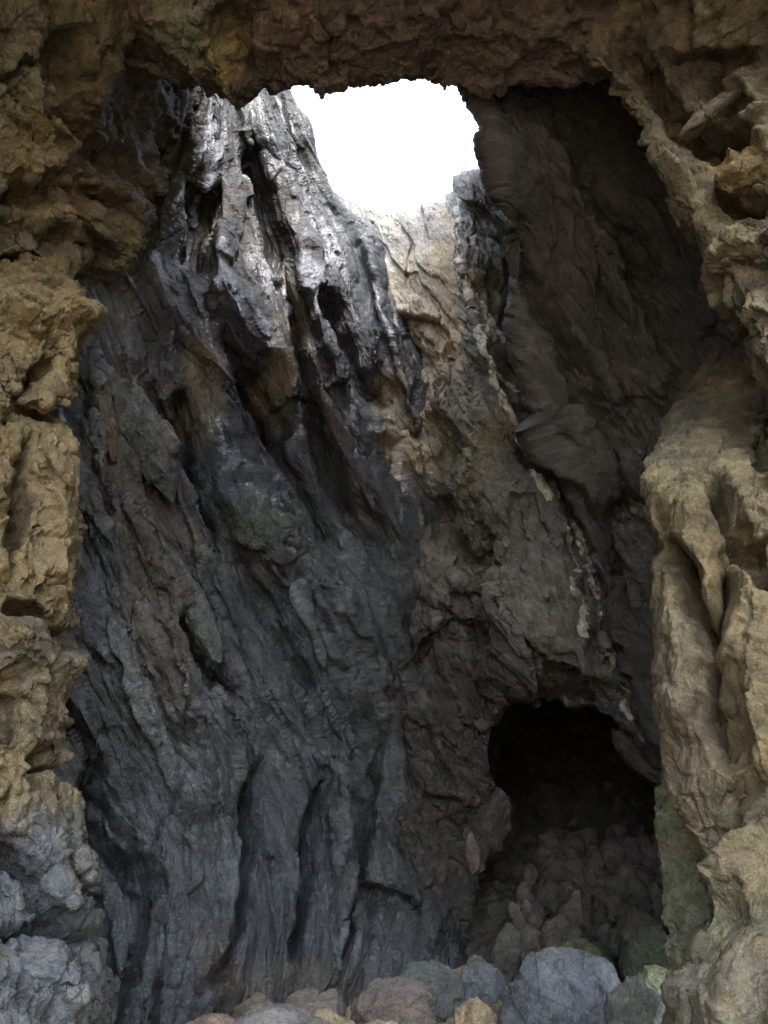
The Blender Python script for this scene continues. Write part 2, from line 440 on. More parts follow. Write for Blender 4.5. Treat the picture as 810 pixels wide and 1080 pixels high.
feats = [
 ('s', .5, 26, [(488, 200), (500, 260), (506, 330), (530, 400), (560, 470)]),
 ('c', .45, 12, [(520, 230), (530, 300), (548, 380), (575, 450)]),
 ('c', .5, 20, [(415, 360), (428, 390), (436, 440)]),
 ('c', .4, 12, [(455, 520), (470, 560), (500, 600)]),
 ('r', .4, 24, [(440, 260), (450, 330), (470, 400), (470, 470)]),
 ('s', .4, 30, [(455, 400), (490, 440), (512, 480), (488, 545)]),
 ('b', .45, 40, [(550, 620), (560, 680)]),
 ('c', .35, 14, [(520, 560), (500, 640), (508, 700)]),
 ('c', .3, 8, [(598, 540), (622, 640), (632, 730)]),
 ('h', .8, 35, [(610, 480), (650, 600), (680, 720)]),
 ('r', .35, 16, [(480, 640), (500, 690), (560, 740), (640, 765), (700, 830)]),
 ('r', .25, 12, [(504, 870), (510, 900), (522, 940)]),
 ('h', .9, 42, [(505, 960), (530, 850), (570, 775), (640, 785), (700, 850)]),
 ('c', .3, 8, [(494, 860), (500, 920), (515, 960)]),
]
h += features(px, py, G, feats, 2, 6)
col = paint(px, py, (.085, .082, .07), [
  (435, 262, 75, 62, (.26, .245, .21), .9), (478, 305, 16, 80, (.36, .28, .15), .7), (440, 345, 44, 80, (.24, .21, .15), .8), (520, 300, 30, 80, (.10, .12, .11), .5),  # top under the skylight made paler in colour, where the light falls
  (440, 470, 14, 50, (.22, .17, .09), .6), (490, 470, 40, 60, (.13, .125, .08), .5), (560, 640, 60, 90, (.10, .10, .075), .6),
  (512, 900, 16, 55, (.22, .13, .09), .75), (520, 860, 120, 200, (.03, .028, .024), .92), (600, 480, 60, 120, (.05, .05, .05), .5)], 2)  # shade round the alcove mouth put into the colour, softening its edge
co3 = co + np.stack([0 * px, 0 * px, h], -1)
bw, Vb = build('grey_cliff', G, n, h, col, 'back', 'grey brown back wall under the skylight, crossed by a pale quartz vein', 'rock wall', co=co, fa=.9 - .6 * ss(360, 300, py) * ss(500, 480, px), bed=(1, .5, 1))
# veins: raised crusts of quartz following the wall
q = np.stack([px / 14, py / 14, px * 0], -1)
jx = px + 5 * noise(q * .6, 71) + 1.5 * noise(q * 2, 72); jy = py + 5 * noise(q * .6, 73) + 1.5 * noise(q * 2, 74)
for vi, (pts, w0, br) in enumerate([(vein, 3.2, .0), (vein2, 2.4, .1), (vein3, 1.4, .2)]):
    d, s, al = polydist(jx, jy, pts)
    w = w0 * (1.5 - 1.2 * al) * (1 + .8 * fbm(q * .8, 3, 75 + vi))
    br_ = fbm(q * .35, 2, 81 + vi) > -.1 - .3 * (1 - al) ** 2
    mk = (d < w) & br_
    if not mk.any(): continue
    o2 = np.clip((w - d) / 3, 0, 1) * .035 + .01 * noise(q * 2.2, 83)
    Vv = Vb + build.n2 * np.maximum(o2, .004)[..., None]
    cells = mk[:-1, :-1] | mk[:-1, 1:] | mk[1:, 1:] | mk[1:, :-1]
    todo = set(map(tuple, np.argwhere(cells))); comps = []
    while todo:
        st = [todo.pop()]; cur = []
        while st:
            a_, b_ = st.pop(); cur.append((a_, b_))
            for nb in ((a_ + 1, b_), (a_ - 1, b_), (a_, b_ + 1), (a_, b_ - 1), (a_ + 1, b_ + 1), (a_ - 1, b_ - 1), (a_ + 1, b_ - 1), (a_ - 1, b_ + 1)):
                if nb in todo: todo.remove(nb); st.append(nb)
        if len(cur) > 60: comps.append(cur)
    nu_ = h.shape[1]
    for cur in comps:
        c_ = np.array(cur); b0 = c_[:, 0] * nu_ + c_[:, 1]
        f = np.stack([b0, b0 + 1, b0 + nu_ + 1, b0 + nu_], 1)
        ids, inv = np.unique(f, return_inverse=True)
        link_mesh('quartz_vein', Vv.reshape(-1, 3)[ids], inv.reshape(-1, 4), M['quartz'], None, co3.reshape(-1, 3)[ids], parent=bw)

# ================================================================== alcove shell behind the back wall
rows = []
for (z, sc_) in [(-.6, 1.1), (.5, 1.08), (1.6, 1.0), (2.8, .95), (3.9, .75), (4.8, .4), (5.2, .02)]:
    r = []
    for a in np.linspace(200, -20, 9):
        cx, cy, rx, ry = 2.4, 13.2, 3.4, 5.2
        r.append(W(cx + rx * sc_ * math.cos(R(a)), cy + ry * sc_ * max(math.sin(R(a)), -.2), z))
    rows.append(r)
G = sheet(rows, nn(260), nn(200)); n = normals(G, (2.4, 10, 2))
f1, e1 = facets(G * 1.1, 31, .5, .8); f2, e2 = facets(G * 2.7, 32, .5, .8); f3, e3 = facets(G * 6, 33, .5, .8)
h = .42 * f1 + .16 * f2 + .05 * f3 + .2 * fbm(G * .7, 4, 34)
px, py = proj(G)
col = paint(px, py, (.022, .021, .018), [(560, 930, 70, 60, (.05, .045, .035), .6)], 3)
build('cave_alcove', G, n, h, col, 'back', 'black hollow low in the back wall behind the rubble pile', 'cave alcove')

# ================================================================== right dark overhang
rows = []
ovl = [(430, -40, 9.3), (452, 40, 9.2), (465, 84, 9.1), (484, 104, 9.1), (497, 130, 9.2), (503, 165, 9.3), (508, 200, 9.5), (516, 240, 9.8), (528, 310, 10.3), (548, 390, 10.8), (580, 460, 11.3), (612, 540, 11.6), (640, 620, 11.8), (660, 700, 11.9), (690, 790, 11.6), (706, 860, 10.8), (712, 960, 10.2), (716, 1060, 9.8), (716, 1180, 9.4)]
ovr = [(700, -60), (700, 10), (700, 60), (705, 90), (715, 120), (725, 160), (740, 200), (760, 240), (790, 310), (820, 380), (830, 440), (840, 520), (850, 600), (860, 700), (870, 780), (880, 860), (890, 960), (900, 1060), (900, 1180)]
for (x, y, Y), (xr, yr) in zip(ovl, ovr):
    Yr = 9.4
    x += 19 if y < 330 else 0
    r = [(x + 45 if y < 230 else x + 25, y, Y + 4.5), (x + 6, y, Y + 1.2), (x, y, Y)]
    for k in range(1, 6):
        t = k / 5
        r.append((x + (xr - x) * t, y + (yr - y) * t, Y + (Yr - Y) * t + .9 * math.sin(t * math.pi) * (1 if y < 700 else .3)))
    rows.append(r)
G = sheet(rows, nn(360), nn(700)); n = normals(G, (0, 0, 3)); px, py = proj(G)
co = np.stack([(px - .55 * py) / 80, py / 80, px * 0], -1)
wq = co + .2 * np.stack([fbm(co, 3, 45), fbm(co, 3, 46), 0 * px], -1)
f1, e1 = facets(wq * np.array([.8, .35, 1]), 41, .5, .7); f2, e2 = facets(wq * np.array([2.2, .9, 1]), 42, .5, .7); f3, e3 = facets(wq * np.array([5.5, 2.5, 1]), 43, .5, .8)
h = .42 * f1 + .16 * f2 + .2 * fbm(co * .8, 4, 48)
feats = [('c', .4, 20, [(640, 520), (665, 560), (675, 640)]), ('s', .4, 40, [(540, 100), (600, 200), (660, 300), (720, 420)]), ('c', .4, 14, [(530, 220), (580, 330), (640, 470)]), ('c', .3, 10, [(580, 120), (640, 220), (700, 300)]), ('s', .35, 30, [(560, 330), (610, 430), (650, 540)]), ('r', .3, 14, [(600, 240), (660, 330), (700, 440)]), ('r', .25, 12, [(560, 160), (620, 260), (680, 340)]), ('s', .4, 24, [(640, 380), (668, 470), (690, 540)])]
h += features(px, py, G, feats, 3, 6)
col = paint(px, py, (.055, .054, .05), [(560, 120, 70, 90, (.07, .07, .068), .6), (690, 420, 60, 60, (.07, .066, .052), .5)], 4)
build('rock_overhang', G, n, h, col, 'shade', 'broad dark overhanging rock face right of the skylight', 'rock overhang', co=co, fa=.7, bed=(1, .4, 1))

# ================================================================== right upper brown wall
rows = []
edg = [(590, -60, 8.0), (600, 10, 8.0), (622, 62, 8.0), (652, 92, 8.0), (672, 130, 7.9), (692, 175, 7.8), (712, 225, 7.6), (735, 280, 7.4), (756, 330, 7.2), (778, 380, 7.0), (792, 440, 6.8), (800, 520, 6.6), (812, 620, 6.4), (830, 700, 6.3), (840, 800, 6.2), (850, 900, 6.1)]
for i, (x, y, Y) in enumerate(edg):
    x += min(26, max(0, (i - 3) * 7))
    t = i / (len(edg) - 1)
    z0 = ray(x, y, Y)[2]
    r = [(x + 60, y + 4, Y + 2.2), (x + 8, y + 4, Y + .9), (x, y, Y)]
    zt = max(9.5 - 11 * max(0, t - .25), 0) if False else z0
    x0, y0_, z0 = ray(x, y, Y)
    r += [(x + 45, y - 6, Y - .35), (x + 110, y - 20, Y - .8),
          W(x0 + 2.4, 5.0, z0 * .88), W(x0 + 3.2, 3.2, z0 * .82), W(4.6, .5, z0 * .75), W(5.0, -3.8, z0 * .7)]
    rows.append(r)
G = sheet(rows, nn(420), nn(480)); n = normals(G, (0, 0, 3)); px, py = proj(G)
wq = G + .3 * np.stack([fbm(G, 3, 55), fbm(G, 3, 56), fbm(G, 3, 57)], -1)
f1, e1 = facets(wq * .9, 51, .5, .8); f2, e2 = facets(wq * 2.1, 52, .5, .8); f3, e3 = facets(wq * 5.5, 53, .5, .8)
h = .24 * f1 + .12 * f2 + .04 * f3 + .15 * fbm(G * .8, 5, 58) - .05 * ss(.08, 0, e1)
feats = [
 ('c', .5, 18, [(655, 20), (668, 70), (700, 120), (735, 145)]),
 ('c', .5, 13, [(715, 120), (745, 150), (790, 90)]),
 ('s', .5, 30, [(738, 132), (770, 108), (800, 84)]),
 ('c', .45, 12, [(735, 150), (765, 145), (800, 160)]),
 ('s', .4, 34, [(760, 165), (800, 150), (830, 150)]),
 ('c', .45, 10, [(762, 195), (770, 215), (810, 222)]),
 ('c', .3, 8, [(690, 60), (740, 70), (800, 60)]),
 ('c', .35, 9, [(735, 60), (755, 110)]),
 ('r', .25, 14, [(660, 100), (700, 190), (745, 280), (790, 360)]),
]
h += features(px, py, G, feats, 4, 5)
col = paint(px, py, (.10, .088, .058), [(780, 170, 40, 30, (.22, .165, .075), .7), (735, 260, 60, 50, (.17, .145, .08), .6), (690, 190, 25, 80, (.15, .14, .09), .6), (700, 60, 60, 60, (.09, .085, .065), .6), (800, 300, 60, 120, (.10, .09, .06), .6), (760, 120, 40, 30, (.13, .12, .08), .5)], 5)
rw, Vr = build('rock_cliff', G, n, h, col, 'brown', 'brown blocky rock cliff filling the upper right corner', 'rock cliff')

# ================================================================== right fluted column
rows = []
le = [(790, 330, 10.6), (752, 372, 10.0), (716, 420, 9.4), (694, 462, 8.5), (684, 505, 7.6), (690, 540, 7.0), (698, 600, 6.8), (697, 660, 6.6), (693, 720, 6.5), (700, 780, 6.4), (708, 830, 6.3), (724, 872, 6.2), (742, 905, 6.05), (744, 950, 5.85), (728, 1000, 5.6), (712, 1060, 5.5), (700, 1130, 5.4), (690, 1300, 5.2)]
for i, (x, y, Y) in enumerate(le):
    x0, y0_, z0 = ray(x, y, Y)
    r = [(x + 50, y, Y + 2.4), (x + 12, y, Y + .9), (x, y, Y), (x + 22, y, Y - .45), (x + 60, y, Y - .7), (x + 100, y, Y - .75), (x + 150, y, Y - 1.0)]
    zz = r[-1]; x1, y1, z1 = ray(*zz)
    r += [W(x1 + .9, 3.6, z1 * .95 - .1), W(x1 + 1.6, 1.8, z1 * .9 - .1), W(4.8, -.5, z1 * .85 - .2), W(5.2, -3.8, z1 * .8 - .2)]
    rows.append(r)
G = sheet(rows, nn(420), nn(620)); n = normals(G, (0, 0, 3)); px, py = proj(G)
wq = G + .25 * np.stack([fbm(G, 3, 65), fbm(G, 3, 66), fbm(G, 3, 67)], -1)
f2, e2 = facets(wq * np.array([1.8, 1.8, .4]), 62, .5, .6); f3, e3 = facets(wq * np.array([4, 4, 2.5]), 63, .5, .7)
h = .07 * f2 + .03 * f3 + .12 * fbm(G * np.array([1.1, 1.1, .35]), 5, 68) + .03 * fbm(G * 6, 4, 69, .65) - .03 * ss(.07, 0, e2)
feats = [
 ('b', .28, 34, [(730, 540), (735, 640), (738, 740)]),
 ('b', .30, 30, [(800, 600), (800, 700), (806, 800)]),
 ('c', .55, 10, [(700, 560), (722, 600), (738, 660), (742, 690)]),
 ('c', .45, 8, [(770, 560), (765, 620), (745, 700), (752, 760), (778, 800)]),
 ('h', .5, 16, [(756, 722), (764, 750)]),
 ('c', .22, 13, [(745, 680), (748, 720), (760, 770), (785, 800)]),
 ('c', .45, 10, [(742, 490), (778, 560), (800, 620)]),
 ('c', .4, 8, [(800, 565), (812, 640)]),
 ('s', .35, 40, [(712, 1080), (735, 1000), (770, 920), (812, 850)]),
 ('c', .16, 12, [(798, 810), (770, 860), (750, 900)]),
 ('h', .3, 30, [(760, 965), (730, 1020)]),
]
h += features(px, py, G, feats, 5, 4)
col = paint(px, py, (0.132, 0.109, 0.059), [(715, 760, 40, 110, (0.123, 0.106, 0.074), .6), (760, 600, 60, 60, (0.120, 0.094, 0.050), .6), (730, 540, 60, 50, (0.132, 0.109, 0.056), .7), (720, 460, 60, 50, (0.060, 0.056, 0.042), .85), (800, 480, 80, 60, (0.078, 0.067, 0.037), .8), (750, 980, 60, 60, (0.084, 0.084, 0.056), .7), (770, 1060, 60, 50, (0.093, 0.090, 0.072), .7), (790, 880, 60, 60, (0.111, 0.097, 0.062), .6)], 6)  # column top painted darker, as shade below the overhang
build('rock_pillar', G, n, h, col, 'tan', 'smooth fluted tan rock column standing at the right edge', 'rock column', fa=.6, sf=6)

# green slab leaning behind the column
def slab(name, label, cat, pts, Y, thick, mat, base, blobs, seed, amp=.06):
    """leaning slab: outline left/right edges by height, with real thickness"""
    rows = []
    for (xl, xr, y, dY) in pts:
        yy = Y + dY
        rows.append([(xl + (xr - xl) * .3, y, yy + thick + .9), (xl, y, yy + thick * .7), (xl + (xr - xl) * .12, y, yy + .1), ((xl + xr) / 2, y, yy - .08), (xr - (xr - xl) * .12, y, yy + .05), (xr, y, yy + thick * .7), (xr - (xr - xl) * .3, y, yy + thick + .9)])
    G = sheet(rows, 170, 260); n = normals(G, (0, 0, 2)); px, py = proj(G)
    f1, e = facets(G * 2.2, seed, .5, .8); f2, e = facets(G * 6, seed + 1, .5, .8)
    h = amp * 1.6 * f1 + amp * .4 * f2 + amp * fbm(G * 2, 4, seed)
    return build(name, G, n, h, paint(px, py, base, blobs, seed), mat, label, cat)
slab('rock_slab', 'narrow green algae stained rock slab leaning behind the tan column', 'rock slab',
     [(708, 716, 796, 0.2), (702, 724, 812, 0), (698, 752, 850, 0), (699, 775, 900, 0), (702, 775, 940, -.1), (710, 770, 975, -.15), (712, 765, 1010, -.2), (705, 760, 1100, -.3)], 7.3, .35, 'back', (.12, .125, .08), [(725, 930, 25, 60, (.15, .155, .09), .7), (715, 830, 15, 30, (.16, .18, .08), .7)], 73)

# ================================================================== left buttress
rows = []
re_ = [(20, 284, 7.6), (60, 300, 6.9), (80, 326, 6.5), (89, 352, 6.3), (86, 410, 6.2), (76, 450, 6.2), (81, 540, 6.1), (83, 630, 6.0), (81, 710, 6.0), (89, 790, 5.9), (92, 880, 5.8), (104, 960, 5.7), (114, 1030, 5.6), (120, 1100, 5.5), (125, 1300, 5.4)]
for i, (x, y, Y) in enumerate(re_):
    x -= 13 if i > 1 else 0
    if i == 0:
        base = [(20, 262, 8.8), (14, 266, 8.2), (10, 272, 7.9), (-20, 275, 7.6), (-60, 275, 7.2), (-110, 270, 6.8)]
    elif i == 1:
        base = [(52, 285, 8.6), (62, 292, 7.6), (60, 300, 6.9), (20, 302, 6.5), (-30, 300, 6.2), (-90, 298, 5.9)]
    else:
        base = [(x - 40, y, Y + 2.6), (x - 8, y, Y + 1.0), (x, y, Y), (x - 28, y, Y - .45), (x - 75, y, Y - .75), (x - 140, y, Y - 1.2)]
    x1, y1, z1 = ray(*base[-1])
    base += [W(x1 - .7, 3.2, z1), W(min(x1 - 1.2, -4.2), 1.2, z1), W(-4.9, -3.8, z1)]
    rows.append(base)
G = sheet(rows, nn(380), nn(760)); n = normals(G, (0, 0, 2)); px, py = proj(G)
wq = G + .25 * np.stack([fbm(G, 3, 85), fbm(G, 3, 86), fbm(G, 3, 87)], -1)
f1, e1 = facets(wq * np.array([1.4, 1.4, .8]), 84, .5, .7); f2, e2 = facets(wq * 2.6, 82, .5, .8); f3, e3 = facets(wq * 7, 83, .5, .8)
h = .14 * f1 + .11 * f2 + .045 * f3 + .11 * fbm(G * 1.1, 5, 88) + .012 * fbm(G * 14, 2, 89)
feats = [
 ('c', .2, 7, [(0, 445), (30, 432), (75, 438)]),
 ('s', .3, 30, [(90, 340), (40, 345), (0, 335)]),
 ('c', .3, 7, [(10, 400), (22, 420), (40, 400), (55, 370)]),
 ('c', .3, 7, [(28, 450), (24, 540), (10, 610)]),
 ('r', .2, 14, [(60, 450), (55, 540), (62, 620)]),
 ('c', .3, 8, [(0, 640), (40, 648), (80, 690)]),
 ('b', .28, 28, [(20, 680), (50, 700)]),
 ('h', .4, 14, [(10, 740), (30, 800)]),
 ('c', .3, 9, [(20, 790), (50, 800), (90, 830)]),
 ('c', .3, 9, [(0, 880), (30, 930), (55, 975), (100, 990)]),
 ('c', .3, 7, [(55, 975), (35, 985), (0, 985)]),
 ('b', .2, 30, [(40, 1030), (60, 1060)]),
]
h += features(px, py, G, feats, 6, 4)
col = paint(px, py, (0.147, 0.114, 0.055), [(30, 320, 60, 26, (0.165, 0.133, 0.077), .6), (60, 380, 40, 50, (0.153, 0.121, 0.059), .7), (20, 400, 40, 40, (0.129, 0.103, 0.059), .6), (50, 560, 30, 90, (0.147, 0.114, 0.065), .6), (10, 560, 18, 90, (0.129, 0.099, 0.045), .6), (40, 690, 40, 50, (0.118, 0.109, 0.085), .7), (60, 780, 50, 50, (0.100, 0.084, 0.059), .6),
   (30, 860, 60, 40, (0.118, 0.103, 0.071), .6), (30, 960, 120, 90, (.085, .10, .112), .95), (50, 1060, 130, 80, (.085, .097, .105), .95), (90, 900, 24, 50, (0.088, 0.086, 0.069), .7)], 7)
build('rock_buttress', G, n, h, col, 'tan', 'tan rock buttress at the left edge, grey blue near its foot', 'rock buttress')

# ================================================================== left overhang
rows = []
# columns from the slate wall (right, deep) out to the left and back over the camera
ctl = [  # (x,y,Y) for right/deep, mid, left edge of the photo
 [(275, 60, 12.8), (203, 60, 10.2), (160, -20, 7.6), (60, -90, 6.4), (-60, -120, 5.4)],
 [(235, 110, 12.4), (180, 110, 9.9), (115, 60, 7.9), (50, 20, 6.9), (-60, 0, 5.9)],
 [(215, 170, 12), (160, 170, 9.6), (110, 130, 8.0), (50, 100, 7.0), (-60, 90, 6.1)],
 [(190, 225, 11.4), (140, 225, 9.3), (100, 190, 8.0), (50, 170, 7.1), (-60, 160, 6.3)],
 [(168, 262, 11), (122, 258, 9.6), (85, 245, 8.1), (45, 225, 7.3), (-60, 220, 6.5)],
 [(142, 290, 10.8), (100, 290, 9.4), (68, 292, 8.2), (35, 272, 7.4), (-60, 262, 6.8)],
 [(150, 305, 11.8), (110, 302, 10.6), (75, 295, 9.6), (30, 278, 8.6), (-60, 270, 8.2)],
]
for i, r0 in enumerate(ctl):
    x1, y1, z1 = ray(*r0[-1])
    zz = z1
    r = list(r0) + [W(x1 - .8, 3.4, zz * .97 + (.4 if i < 2 else 0)), W(-4.6, 1.0, zz * .93 + (.3 if i < 2 else 0)), W(-5.0, -3.8, zz * .9)]
    rows.append(r)
x1 = None
G = sheet(rows, nn(460), nn(420)); n = normals(G, (0, 0, 3)); px, py = proj(G)
wq = G + .3 * np.stack([fbm(G, 3, 105), fbm(G, 3, 106), fbm(G, 3, 107)], -1)
f1, e1 = facets(wq * .95, 101, .5, .8); f2, e2 = facets(wq * 2.2, 102, .5, .8); f3, e3 = facets(wq * 5.5, 103, .5, .8)
h = .34 * f1 + .15 * f2 + .045 * f3 + .22 * fbm(G * .9, 5, 108)
feats = [
 ('c', .5, 18, [(60, 20), (80, 100), (120, 160), (150, 200)]),
 ('c', .4, 12, [(0, 190), (40, 205), (70, 195), (95, 150)]),
 ('r', .4, 24, [(20, 60), (50, 120), (80, 180)]),
 ('c', .4, 12, [(80, 215), (105, 200), (130, 230)]),
 ('r', .35, 12, [(135, 225), (110, 265), (95, 290)]),
 ('h', .5, 22, [(20, 240), (60, 250)]),
 ('h', .5, 30, [(150, 120), (180, 160)]),
]
h += features(px, py, G, feats, 7, 6)
col = paint(px, py, (.12, .105, .065), [(60, 150, 60, 70, (.17, .13, .065), .7), (30, 60, 50, 60, (.11, .105, .075), .6), (90, 200, 30, 30, (.20, .15, .08), .6), (180, 60, 40, 50, (.10, .10, .065), .5), (165, 150, 50, 110, (.055, .05, .04), .85), (130, 250, 14, 30, (.14, .14, .07), .6)], 8)  # deep right part painted dark brown for the shade beside the slate
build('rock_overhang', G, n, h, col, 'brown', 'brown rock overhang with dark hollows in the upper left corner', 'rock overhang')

# ================================================================== roof arch
rows = []
lip = [(60, 60, 8.7), (140, 70, 8.6), (205, 78, 8.5), (240, 88, 8.4), (272, 97, 8.3), (300, 88, 8.3), (336, 96, 8.3), (372, 89, 8.35), (410, 86, 8.4), (445, 81, 8.5), (470, 84, 8.7), (520, 94, 8.8), (600, 88, 8.7), (700, 70, 8.5)]
seqs = [[], [], [], [], [], [], [], []]
for (x, y, Y) in lip:
    x0, y0_, z0 = ray(x, y, Y)
    u = (x - 60) / 640
    zc = 1.2 * math.sin(min(1, max(0, u)) * math.pi)
    seqs[0].append(W(x0, Y + 1.7, z0 + 3.2))  # unseen upper lip, leaned over the opening to cut the skylight
    seqs[1].append(W(x0, Y + .5, z0 + 1.2))
    seqs[2].append((x, y, Y))
    seqs[3].append(W(x0 * .99, Y - .5, z0 - .10))
    seqs[4].append(W(x0 * .98, Y - 1.4, z0 - .05))
    seqs[5].append(W(x0 * 1.02, 5.2, z0 - .1 + zc * .2))
    seqs[6].append(W(x0 * 1.1, 2.2, z0 - .9 + zc * .5))
    seqs[7].append(W(x0 * 1.22, -3.8, z0 - 2.4 + zc))
G = sheet(seqs, nn(560), nn(360)); n = normals(G, (0, 3, 3)); px, py = proj(G)
wq = G + .3 * np.stack([fbm(G, 3, 115), fbm(G, 3, 116), fbm(G, 3, 117)], -1)
f1, e1 = facets(wq * 1.0, 111, .5, .7); f2, e2 = facets(wq * 2.4, 112, .5, .8); f3, e3 = facets(wq * 6, 113, .5, .8)
h = .24 * f1 + .12 * f2 + .045 * f3 + .12 * fbm(G * .9, 5, 118)
feats = [
 ('s', .4, 40, [(272, 95), (235, 40), (215, -20)][::-1]),
 ('c', .35, 12, [(270, 80), (250, 40), (238, 0)]),
 ('r', .3, 20, [(140, 0), (180, 40), (230, 85)]),
]
h += features(px, py, G, feats, 8, 5)
col = paint(px, py, (.085, .068, .06), [(245, 50, 22, 50, (.26, .21, .10), .7), (190, 40, 50, 40, (.14, .15, .09), .7), (300, 30, 40, 30, (.15, .11, .08), .6)], 9)
build('rock_arch', G, n, h, col, 'brown', 'rock roof arching over the near side of the skylight', 'rock arch')

# ================================================================== boulders
def ico(sub):
    t = (1 + 5 ** .5) / 2
    V = np.array([(-1, t, 0), (1, t, 0), (-1, -t, 0), (1, -t, 0), (0, -1, t), (0, 1, t), (0, -1, -t), (0, 1, -t), (t, 0, -1), (t, 0, 1), (-t, 0, -1), (-t, 0, 1)], float)
    Fc = np.array([(0, 11, 5), (0, 5, 1), (0, 1, 7), (0, 7, 10), (0, 10, 11), (1, 5, 9), (5, 11, 4), (11, 10, 2), (10, 7, 6), (7, 1, 8), (3, 9, 4), (3, 4, 2), (3, 2, 6), (3, 6, 8), (3, 8, 9), (4, 9, 5), (2, 4, 11), (6, 2, 10), (8, 6, 7), (9, 8, 1)])
    for _ in range(sub):
        e = np.concatenate([Fc[:, [0, 1]], Fc[:, [1, 2]], Fc[:, [2, 0]]]); e.sort(1)
        u, inv = np.unique(e, axis=0, return_inverse=True); inv = inv.ravel()
        mid = (V[u[:, 0]] + V[u[:, 1]]) / 2; k = len(V); V = np.concatenate([V, mid]); m = len(Fc)
        a, b, c = inv[:m] + k, inv[m:2 * m] + k, inv[2 * m:] + k
        Fc = np.concatenate([np.stack([Fc[:, 0], a, c], 1), np.stack([Fc[:, 1], b, a], 1), np.stack([Fc[:, 2], c, b], 1), np.stack([a, b, c], 1)])
    V /= np.linalg.norm(V, axis=1, keepdims=True)
    return V, Fc
ICO = {s: ico(s) for s in (4, 5, 6)}

def boulder(cx, ytop, wpx, Y, hz, label, col, seed, block=.5, depth=.85, base=None, blobs=(), skew=0., mat='boulder', group=None, sub=5, cat='boulder', name='boulder'):
    """cx, ytop: where its top shows; wpx its width; hz its height in metres"""
    Vv, Fc = ICO[sub]
    x0, y0_, ztop = ray(cx, ytop, Y)
    zc = (Y * cp + (ztop - EYE) * sp)
    wid = wpx * zc / F
    P = Vv.copy(); rs = np.random.RandomState(seed)
    # cut planes give flat faces
    for k in range(9):
        d = rs.normal(size=3); d /= np.linalg.norm(d); lim = 1 - block * rs.uniform(.25, .6)
        t = P @ d; P = P - np.maximum(t - lim, 0)[:, None] * d * .92
    P = P / np.abs(P).max(0)
    P[:, 0] += skew * P[:, 2]
    N_ = Vv
    sc_ = np.array([wid / 2, wid / 2 * depth, hz / 2])
    Wp = P * sc_ ; off = np.array([seed * 3.1, seed * 1.7, seed])
    k = 1 / max(wid, .2)
    f1, _ = facets((Wp + off) * 2.6 * k, seed, .5, .8); f2, _ = facets((Wp + off) * 7 * k, seed + 2, .5, .8)
    dd = wid * (.06 * f1 + .022 * f2 + .05 * fbm((Wp + off) * 1.6 * k, 4, seed) + .016 * fbm((Wp + off) * 14 * k, 4, seed, .65))
    Wp = Wp + N_ * dd[:, None]
    rz = rs.uniform(-.5, .5); c_, s_ = math.cos(rz), math.sin(rz)
    Wp = np.stack([Wp[:, 0] * c_ - Wp[:, 1] * s_, Wp[:, 0] * s_ + Wp[:, 1] * c_, Wp[:, 2]], 1)
    Wp[:, 2] += ztop - Wp[:, 2].max(); Wp[:, 0] += x0; Wp[:, 1] += Y
    cc = np.ones(Wp.shape) * np.array(col)
    tn = (Wp[:, 2] - (ztop - hz)) / hz
    for (c2, lo, hi, s2) in blobs:   # colour by height band with noise (algae caps, sea-worn feet)
        m = s2 * ss(lo, hi, tn + .25 * fbm((Wp + off) * 2.5, 3, seed + 9))
        cc = cc * (1 - m[:, None]) + np.array(c2) * m[:, None]
    o = link_mesh(name, Wp, Fc, M[mat], cc, Wp, loc=(x0, Y, Wp[:, 2].min()))
    tag(o, label, cat, group)
    return o

def embed(name, parent, Vg, cx, cy, wpx, hpx, ang, col, seed, mat, thick=.5, out=.3, block=.8, label=None):
    """a block or slab set into a rock sheet: centre, size and lean as seen, sunk into the surface"""
    X_, Y_ = proj(Vg); d = np.hypot(X_ - cx, Y_ - cy); k = np.argwhere(d < 5)
    if len(k) == 0: return
    pts = Vg[k[:, 0], k[:, 1]]; p = pts[np.argmin(pts[:, 1])]
    zc = p[1] * cp + (p[2] - EYE) * sp
    Vv, Fc = ICO[5]; rs = np.random.RandomState(seed); P = Vv.copy()
    for q_ in range(12):
        dd = rs.normal(size=3); dd /= np.linalg.norm(dd); lim = 1 - block * rs.uniform(.2, .5)
        P = P - np.maximum(P @ dd - lim, 0)[:, None] * dd * .95
    P = P / np.abs(P).max(0)
    sx, sz = wpx * zc / F / 2, hpx * zc / F / 2
    Wp = P * np.array([sx, thick / 2, sz]); m_ = max(sx, sz)
    f1, _ = facets((Wp + seed) * 2.4 / m_ , seed, .5, .8)
    f2, _ = facets((Wp + seed) * 7 , seed + 1, .5, .8)
    Wp = Wp + Vv * (.07 * min(sx, sz) * 2 * f1 + .02 * f2 + .06 * min(sx, sz) * fbm((Wp + seed) * 3, 4, seed))[:, None]
    a = R(ang); Wp = np.stack([Wp[:, 0] * math.cos(a) + Wp[:, 2] * math.sin(a), Wp[:, 1], -Wp[:, 0] * math.sin(a) + Wp[:, 2] * math.cos(a)], 1)
    Wp = np.stack([Wp[:, 0], Wp[:, 1] * cp - Wp[:, 2] * sp, Wp[:, 1] * sp + Wp[:, 2] * cp], 1)
    e = np.array([0, 0, EYE]) - p; e /= np.linalg.norm(e)
    Wp = Wp + p + e * (out - .5) * thick
    o = link_mesh(name, Wp, Fc, M[mat], np.ones(Wp.shape) * np.array(col), Wp, parent=parent, loc=p)
    if label: o['label'] = label
    return o

